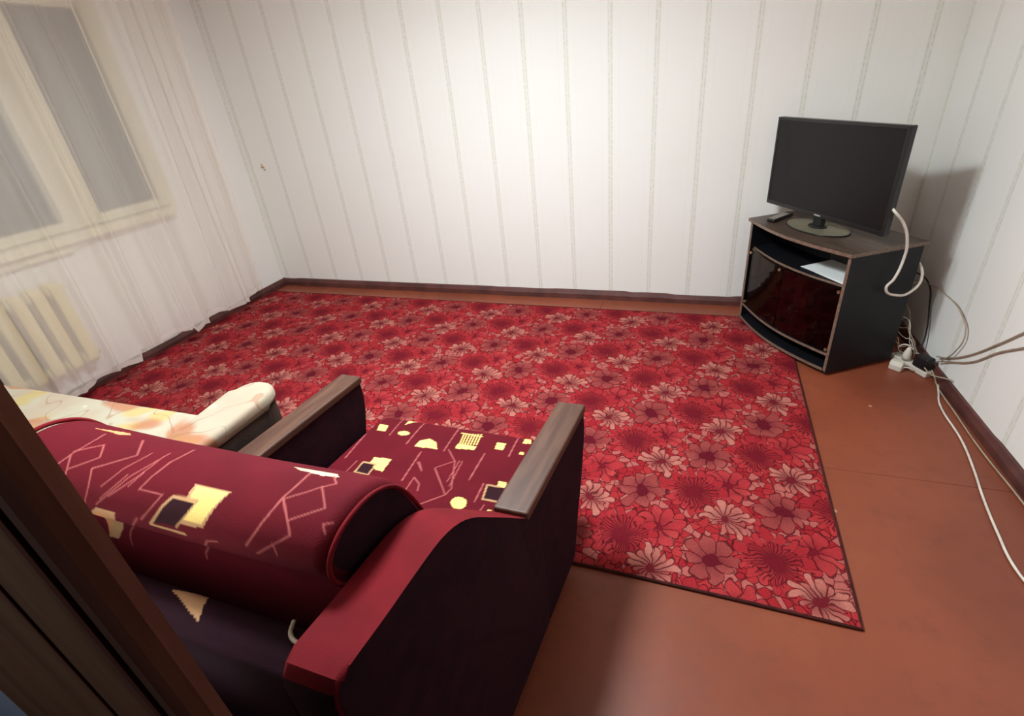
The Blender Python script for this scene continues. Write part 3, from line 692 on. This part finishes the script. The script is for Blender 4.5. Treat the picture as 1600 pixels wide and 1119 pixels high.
# ---------------------------------------------------------------- open wooden door at the left of the camera
dr = tag(empty('interior_door', (2.60, D-.035, 0)), 'dark brown wooden door leaf standing open at the near left', 'door')
dx1 = 3.100 - 2.60
boxo('door_leaf', (0, -.030, .01), (dx1-.020, -.002, 2.02), DARKW, dr, .002)
bm = bmesh.new()
prism(bm, [(dx1-.014, -.032), (dx1-.002, -.026), (dx1+.004, -.014), (dx1, 0), (dx1-.014, .002)], 2, .01, 2.02, .001, 1)
obj('edge_bead', bm, DARKW2, dr)['label'] = 'edge of the door leaf, highlight painted into its colour'
boxo('groove_strip', (dx1-.052, -.0335, .01), (dx1-.040, -.0302, 2.02), DARKW2, dr, .001)
boxo('panel_moulding', (dx1-.168, -.0325, .12), (dx1-.162, -.0302, 1.90), DARKW2, dr, .001)
for zz in (.25, 1.75):
    bm = bmesh.new(); lathe(bm, [(.007, 0), (.008, .003), (.008, .077), (.007, .08)], -.008, -.004, 12)
    bmesh.ops.translate(bm, verts=bm.verts, vec=(0, 0, zz)); obj('hinge', bm, BRASS, dr)

# ---------------------------------------------------------------- TV cabinet
CA = math.radians(-59.3); CW, CD, CH = .735, .431, .69
cab = tag(empty('tv_cabinet', (3.956, -.244, 0), CA), 'dark corner television cabinet with bowed front, open shelves and smoked glass doors', 'cabinet')
BOW = .055
def bow_plan(x0, x1, yb, inset=0.0, n=18):
    pts = [(x1, yb), (x0, yb)]
    for i in range(n+1):
        u = i/n; x = x0 + (x1-x0)*u
        pts.append((x, inset - BOW*math.sin(math.pi*u)))
    return pts
def board(name, z0, z1, mat, x0=.016, x1=CW-.016, yb=CD-.02, inset=.0, edge=True, parent=cab):
    bm = bmesh.new(); prism(bm, bow_plan(x0, x1, yb, inset), 2, z0, z1, .0015, 1)
    o = obj(name, bm, mat, parent)
    if edge:
        pl = bow_plan(x0, x1, yb, inset)[2:]
        bm = bmesh.new(); rows = []
        for x, y in pl:
            rows.append([bm.verts.new((x, y-.0018, z0+.001)), bm.verts.new((x, y-.0018, z1-.001)), bm.verts.new((x, y+.001, z1-.001)), bm.verts.new((x, y+.001, z0+.001))])
        for a, b_ in zip(rows[:-1], rows[1:]):
            for k in range(4): bm.faces.new((a[k], b_[k], b_[(k+1) % 4], a[(k+1) % 4]))
        bm.faces.new(rows[0]); bm.faces.new(rows[-1])
        obj('edge_strip', bm, EDGE, o)
    return o
top = board('top_board', CH-.018, CH, CABTOP, -.012, CW+.012, CD, -.012)
boxo('edge_strip', (CW+.0122, -.010, CH-.017), (CW+.014, CD, CH-.001), EDGE, top)
for nm, xa, xb in (('side_panel', 0, .016), ('side_panel', CW-.016, CW)):
    s_ = boxo(nm, (xa, .002, .02), (xb, CD-.01, CH-.0185), CABW, cab, .001)
    boxo('edge_strip', (xa, -.0005, .03), (xb, .0018, CH-.019), EDGE, s_)
boxo('inner_lining', (.0165, .02, .32), (.019, CD-.03, .498), CABIN, cab)
board('shelf', .300, .314, CABDK, inset=.05, edge=False)
board('shelf', .500, .514, CABW, inset=.03)
board('shelf', .118, .134, CABW, inset=.004)
board('base_board', .028, .046, CABW, inset=-.004)
# lower part closed at the back, upper part open towards the corner
boxo('back_panel', (.018, CD-.026, .048), (CW-.018, CD-.021, .36), CABDK, cab)
boxo('inner_box', (.02, .21, .516), (.40, .216, CH-.020), CABW, cab)
for xa in (.05, CW-.09):
    for ya in (.05, CD-.09):
        bm = bmesh.new(); z0 = .0105 if ya < .1 else 0; lathe(bm, [(.016, z0), (.02, z0+.003), (.02, .022), (.012, .028)], xa+.02, ya+.02, 16); obj('caster', bm, BCABLE, cab)
def glass_door(u0, u1):
    bm = bmesh.new(); n = 10; rows = []
    for i in range(n+1):
        u = u0 + (u1-u0)*i/n; x = .018 + (CW-.036)*u; y = .010 - BOW*math.sin(math.pi*u)
        rows.append([bm.verts.new((x, y, .137)), bm.verts.new((x, y, .497)), bm.verts.new((x, y+.004, .497)), bm.verts.new((x, y+.004, .137))])
    for a, b_ in zip(rows[:-1], rows[1:]):
        for k in range(4): bm.faces.new((a[k], b_[k], b_[(k+1) % 4], a[(k+1) % 4]))
    bm.faces.new(rows[0]); bm.faces.new(rows[-1])
    d_ = obj('glass_door', bm, SMOKE, cab)
    return d_
d1 = glass_door(0, .495); d2 = glass_door(.505, 1)
for d_, x, z in ((d1, .030, .480), (d1, .030, .150), (d1, .345, .484), (d2, CW-.030, .480), (d2, CW-.030, .150)):
    u = (x-.018)/(CW-.036); y = .008 - BOW*math.sin(math.pi*max(0, min(1, u)))
    bm = bmesh.new(); bmesh.ops.create_cone(bm, cap_ends=True, segments=14, radius1=.010, radius2=.008, depth=.006)
    bmesh.ops.rotate(bm, verts=bm.verts, cent=(0, 0, 0), matrix=Matrix.Rotation(math.pi/2, 3, 'X'))
    bmesh.ops.translate(bm, verts=bm.verts, vec=(x, y-.0035, z)); obj('clip', bm, BRASS, d_)

def cabw(x, y, z):          # cabinet frame -> world
    return (3.956 + x*math.cos(CA) - y*math.sin(CA), -.244 + x*math.sin(CA) + y*math.cos(CA), z)
# papers on the open shelf
pp = empty('paper_stack', cabw(.56, .11, .515), CA)
tag(pp, 'white sheets of paper lying on the upper cabinet shelf', 'papers')
for k in range(3):
    bm = bmesh.new(); box(bm, (-.145, -.085, .0015*k), (.145, .125, .0015*k+.0012))
    o = obj('sheet', bm, PAPER, pp); o.rotation_euler.z = .03*k

# ---------------------------------------------------------------- television
tv = tag(empty('television', (4.262, -.452, CH), CA), 'black flat screen television on a glass foot, standing on the corner cabinet', 'television')
TWd, TH_, TZ = .81, .485, .062
def tvbox(name, lo, hi, mat, parent, bev=.004, seg=2):
    o = boxo(name, lo, hi, mat, parent, bev, seg); return o
hou = tvbox('housing', (-TWd/2, -.012, TZ), (TWd/2, .022, TZ+TH_), TVP, tv, .005)
bm = bmesh.new(); prism(bm, [(-.27, TZ+.04), (.27, TZ+.04), (.30, TZ+.10), (.30, TZ+.34), (-.30, TZ+.34), (-.30, TZ+.10)], 1, .022, .055, .01, 2); obj('rear_cover', bm, TVP, hou)
scr = tvbox('screen', (-TWd/2+.016, -.0135, TZ+.024), (TWd/2-.016, -.0122, TZ+TH_-.016), SCREEN, tv, 0)
for nm, lo, hi in (('bezel', (-TWd/2, -.0155, TZ+TH_-.015), (TWd/2, -.0121, TZ+TH_)), ('bezel', (-TWd/2, -.0155, TZ), (TWd/2, -.0121, TZ+.022)),
                   ('bezel', (-TWd/2, -.0155, TZ+.0225), (-TWd/2+.015, -.0121, TZ+TH_-.0155)), ('bezel', (TWd/2-.015, -.0155, TZ+.0225), (TWd/2, -.0121, TZ+TH_-.0155))):
    tvbox(nm, lo, hi, TVP, hou, .001, 1)
boxo('logo_plate', (-.022, -.0162, TZ+.007), (.022, -.0156, TZ+.014), GPLAS, hou)
boxo('neck', (-.028, -.010, .008), (.028, .022, TZ+.02), TVP, tv, .004)
bm = bmesh.new(); n = 40
va = [(.185*math.cos(2*math.pi*i/n), .115*math.sin(2*math.pi*i/n)) for i in range(n)]
prism(bm, va, 2, .001, .008, .002, 1); foot = obj('foot', bm, CLEAR, tv)
ring = [(.187*math.cos(2*math.pi*i/n), .117*math.sin(2*math.pi*i/n), .0045) for i in range(n+1)]
tube('rim', ring, .0035, TVP, foot, 2)
bm = bmesh.new(); prism(bm, [(.052*math.cos(2*math.pi*i/20), .040*math.sin(2*math.pi*i/20)) for i in range(20)], 2, .0085, .016, .002, 1); obj('hub', bm, TVP, foot)

# remote control on the cabinet's left end
rem = tag(empty('remote_control', (4.105, -.262, CH+.001), math.radians(52)), 'grey remote control with pale buttons lying on the cabinet left of the television', 'remote control')
boxo('case', (-.10, -.024, 0), (.10, .024, .018), TVP, rem, .005)
for i in range(9):
    for j in range(3):
        bm = bmesh.new(); box(bm, (-.088+i*.0175, -.018+j*.0135, .0175), (-.075+i*.0175, -.009+j*.0135, .0208), .001, 1)
        o = obj('button', bm, GPLAS, rem)

# ---------------------------------------------------------------- wires and sockets in the corner
tv_c = tube('aerial_cable', [(4.37, -.46, .93), (4.44, -.60, .93), (4.475, -.80, .875), (4.53, -.80, .81), (4.572, -.78, .71), (4.580, -.77, .645), (4.558, -.785, .535), (4.530, -.80, .49), (4.60, -.765, .44), (4.665, -.725, .444), (4.705, -.70, .50), (4.70, -.62, .57), (4.66, -.50, .56)], .0065, WCABLE)
tag(tv_c, 'thick white cable looping from behind the television down the cabinet side', 'cable')
c1 = tube('power_cable', [(4.815, -.74, .03), (4.850, -.80, .012), (4.823, -.924, .006), (4.784, -1.05, .006), (4.767, -1.323, .006), (4.734, -1.517, .006), (4.705, -1.649, .006), (4.675, -1.826, .006), (4.659, -1.973, .006), (4.68, -2.12, .006), (4.70, -2.6, .006), (4.72, -3.1, .006)], .0045, WCABLE)
tag(c1, 'pale cable lying on the open floor, running towards the viewer', 'cable')
c2 = tube('power_cable', [(4.825, -.735, .055), (4.835, -.80, .035), (4.832, -.88, .008), (4.825, -.975, .006), (4.822, -1.104, .006), (4.815, -1.295, .006), (4.815, -1.424, .006), (4.822, -1.60, .006), (4.825, -2.0, .006), (4.825, -3.0, .006)], .0038, GCABLE)
tag(c2, 'pinkish grey cable on the floor hugging the right baseboard', 'cable')
c3 = tube('wall_cable', [(W-.02, -.775, .115), (W-.012, -.83, .140), (W-.008, -.972, .235), (W-.008, -1.144, .394), (W-.008, -1.254, .507), (W-.008, -1.55, .80), (W-.008, -2.1, 1.2)], .0038, GCABLE)
tag(c3, 'upper of two beige cables rising along the right wall', 'cable')
c4_ = tube('wall_cable', [(W-.02, -.80, .10), (W-.012, -.86, .135), (W-.008, -1.032, .240), (W-.008, -1.164, .365), (W-.008, -1.287, .459), (W-.008, -1.60, .70), (W-.008, -2.2, 1.05)], .0038, GCABLE)
tag(c4_, 'lower of two beige cables rising along the right wall', 'cable')
c5 = tube('wall_cable', [(4.70, -.55, .36), (4.78, -.45, .385), (4.842, -.52, .40), (4.845, -.654, .409), (4.845, -.839, .391), (4.845, -.925, .328), (4.845, -.898, .214), (4.84, -.83, .12)], .003, GCABLE)
tag(c5, 'thin beige cable arching high over the sockets on the right wall', 'cable')
c6 = tube('black_cable', [(4.70, -.42, .44), (4.80, -.42, .43), (4.835, -.48, .40), (4.845, -.55, .28), (4.843, -.60, .17), (4.83, -.63, .10), (4.80, -.66, .07)], .0042, BCABLE)
tag(c6, 'black cable dropping down the corner to the power strip', 'cable')
# tangle of thin wires behind the cabinet
rng = random.Random(5)
for k in range(7):
    z0 = .05 + .045*k; pts = []
    for i in range(6):
        u = i/5
        pts.append((4.70 + .10*u + rng.uniform(-.012, .012), -.60 - .07*u + rng.uniform(-.015, .015), max(.012, z0*(1-u*.75) + .03*math.sin(u*7 + k) + .02)))
    tag(tube('thin_wire', pts, .0022, WCABLE if k % 2 else GCABLE), 'thin ' + ('white' if k % 2 else 'beige') + ' wire, ' + ['lowest', 'second lowest', 'third lowest', 'middle', 'third highest', 'second highest', 'topmost'][k] + ' of the tangle behind the cabinet', 'wire', 'wires tangled behind the cabinet')
tag(tube('thin_wire', [(4.775, -.84, .08), (4.79, -.885, .07), (4.83, -.92, .075), (4.85, -.95, .085)], .003, GCABLE), 'short wire crossing from the floor cables to the right baseboard', 'wire')

# power strip with adapters
ps = tag(empty('power_strip', (4.775, -.705, 0), math.radians(-62)), 'white power strip lying on the floor in the right corner', 'power strip')
boxo('body', (-.11, -.026, .001), (.11, .026, .034), WPLAS, ps, .006)
for i in range(4):
    bm = bmesh.new(); bmesh.ops.create_cone(bm, cap_ends=True, segments=20, radius1=.019, radius2=.019, depth=.003)
    bmesh.ops.translate(bm, verts=bm.verts, vec=(-.075+.05*i, 0, .0352)); obj('socket', bm, GPLAS, ps)
ad = tag(empty('plug_adapter', (4.80, -.765, .038), math.radians(-62)), 'black plug adapter pushed into the power strip', 'adapter')
boxo('case', (-.038, -.026, 0), (.038, .026, .068), BCABLE, ad, .008)
boxo('ridge', (-.03, -.028, .02), (.03, -.0262, .055), BCABLE, ad, .001)
pl = tag(empty('power_plug', (4.752, -.690, .038), math.radians(-62)), 'white power plug in the strip beside the black adapter', 'plug')
bm = bmesh.new(); lathe(bm, [(.019, 0), (.020, .02), (.018, .04), (.011, .062), (.006, .075)], 0, 0, 20); obj('plug_body', bm, WPLAS, pl, smooth=True)
tube('cord', [(0, 0, .074), (.0, -.01, .088), (-.02, -.02, .085), (-.04, -.02, .06)], .0035, WCABLE, pl)
# white adapter hanging over the strip's near end
pa = tag(empty('power_plug', (4.700, -.738, .0), math.radians(-40)), 'white cable plug lying on the floor in front of the strip', 'plug')
bm = bmesh.new(); prism(bm, [(-.02, .002), (.02, .002), (.022, .03), (.012, .052), (-.012, .052), (-.022, .03)], 0, -.03, .03, .006, 2); obj('plug_body', bm, WPLAS, pa)
tube('cord', [(.028, 0, .025), (.05, .005, .03), (.07, .02, .02)], .0035, WCABLE, pa)

# ---------------------------------------------------------------- small rusty bracket on the back wall near the curtain
hk = tag(empty('wall_bracket', (.155, -.001, 1.067)), 'tiny rusty metal bracket fixed to the wallpaper beside the curtain', 'bracket')
boxo('plate', (-.016, -.004, -.006), (.018, 0, .008), RUST, hk, .001)
boxo('tab', (-.004, -.008, .006), (.006, -.001, .030), RUST, hk, .001)
boxo('tab', (.010, -.010, -.022), (.026, -.001, -.012), RUST, hk, .001)
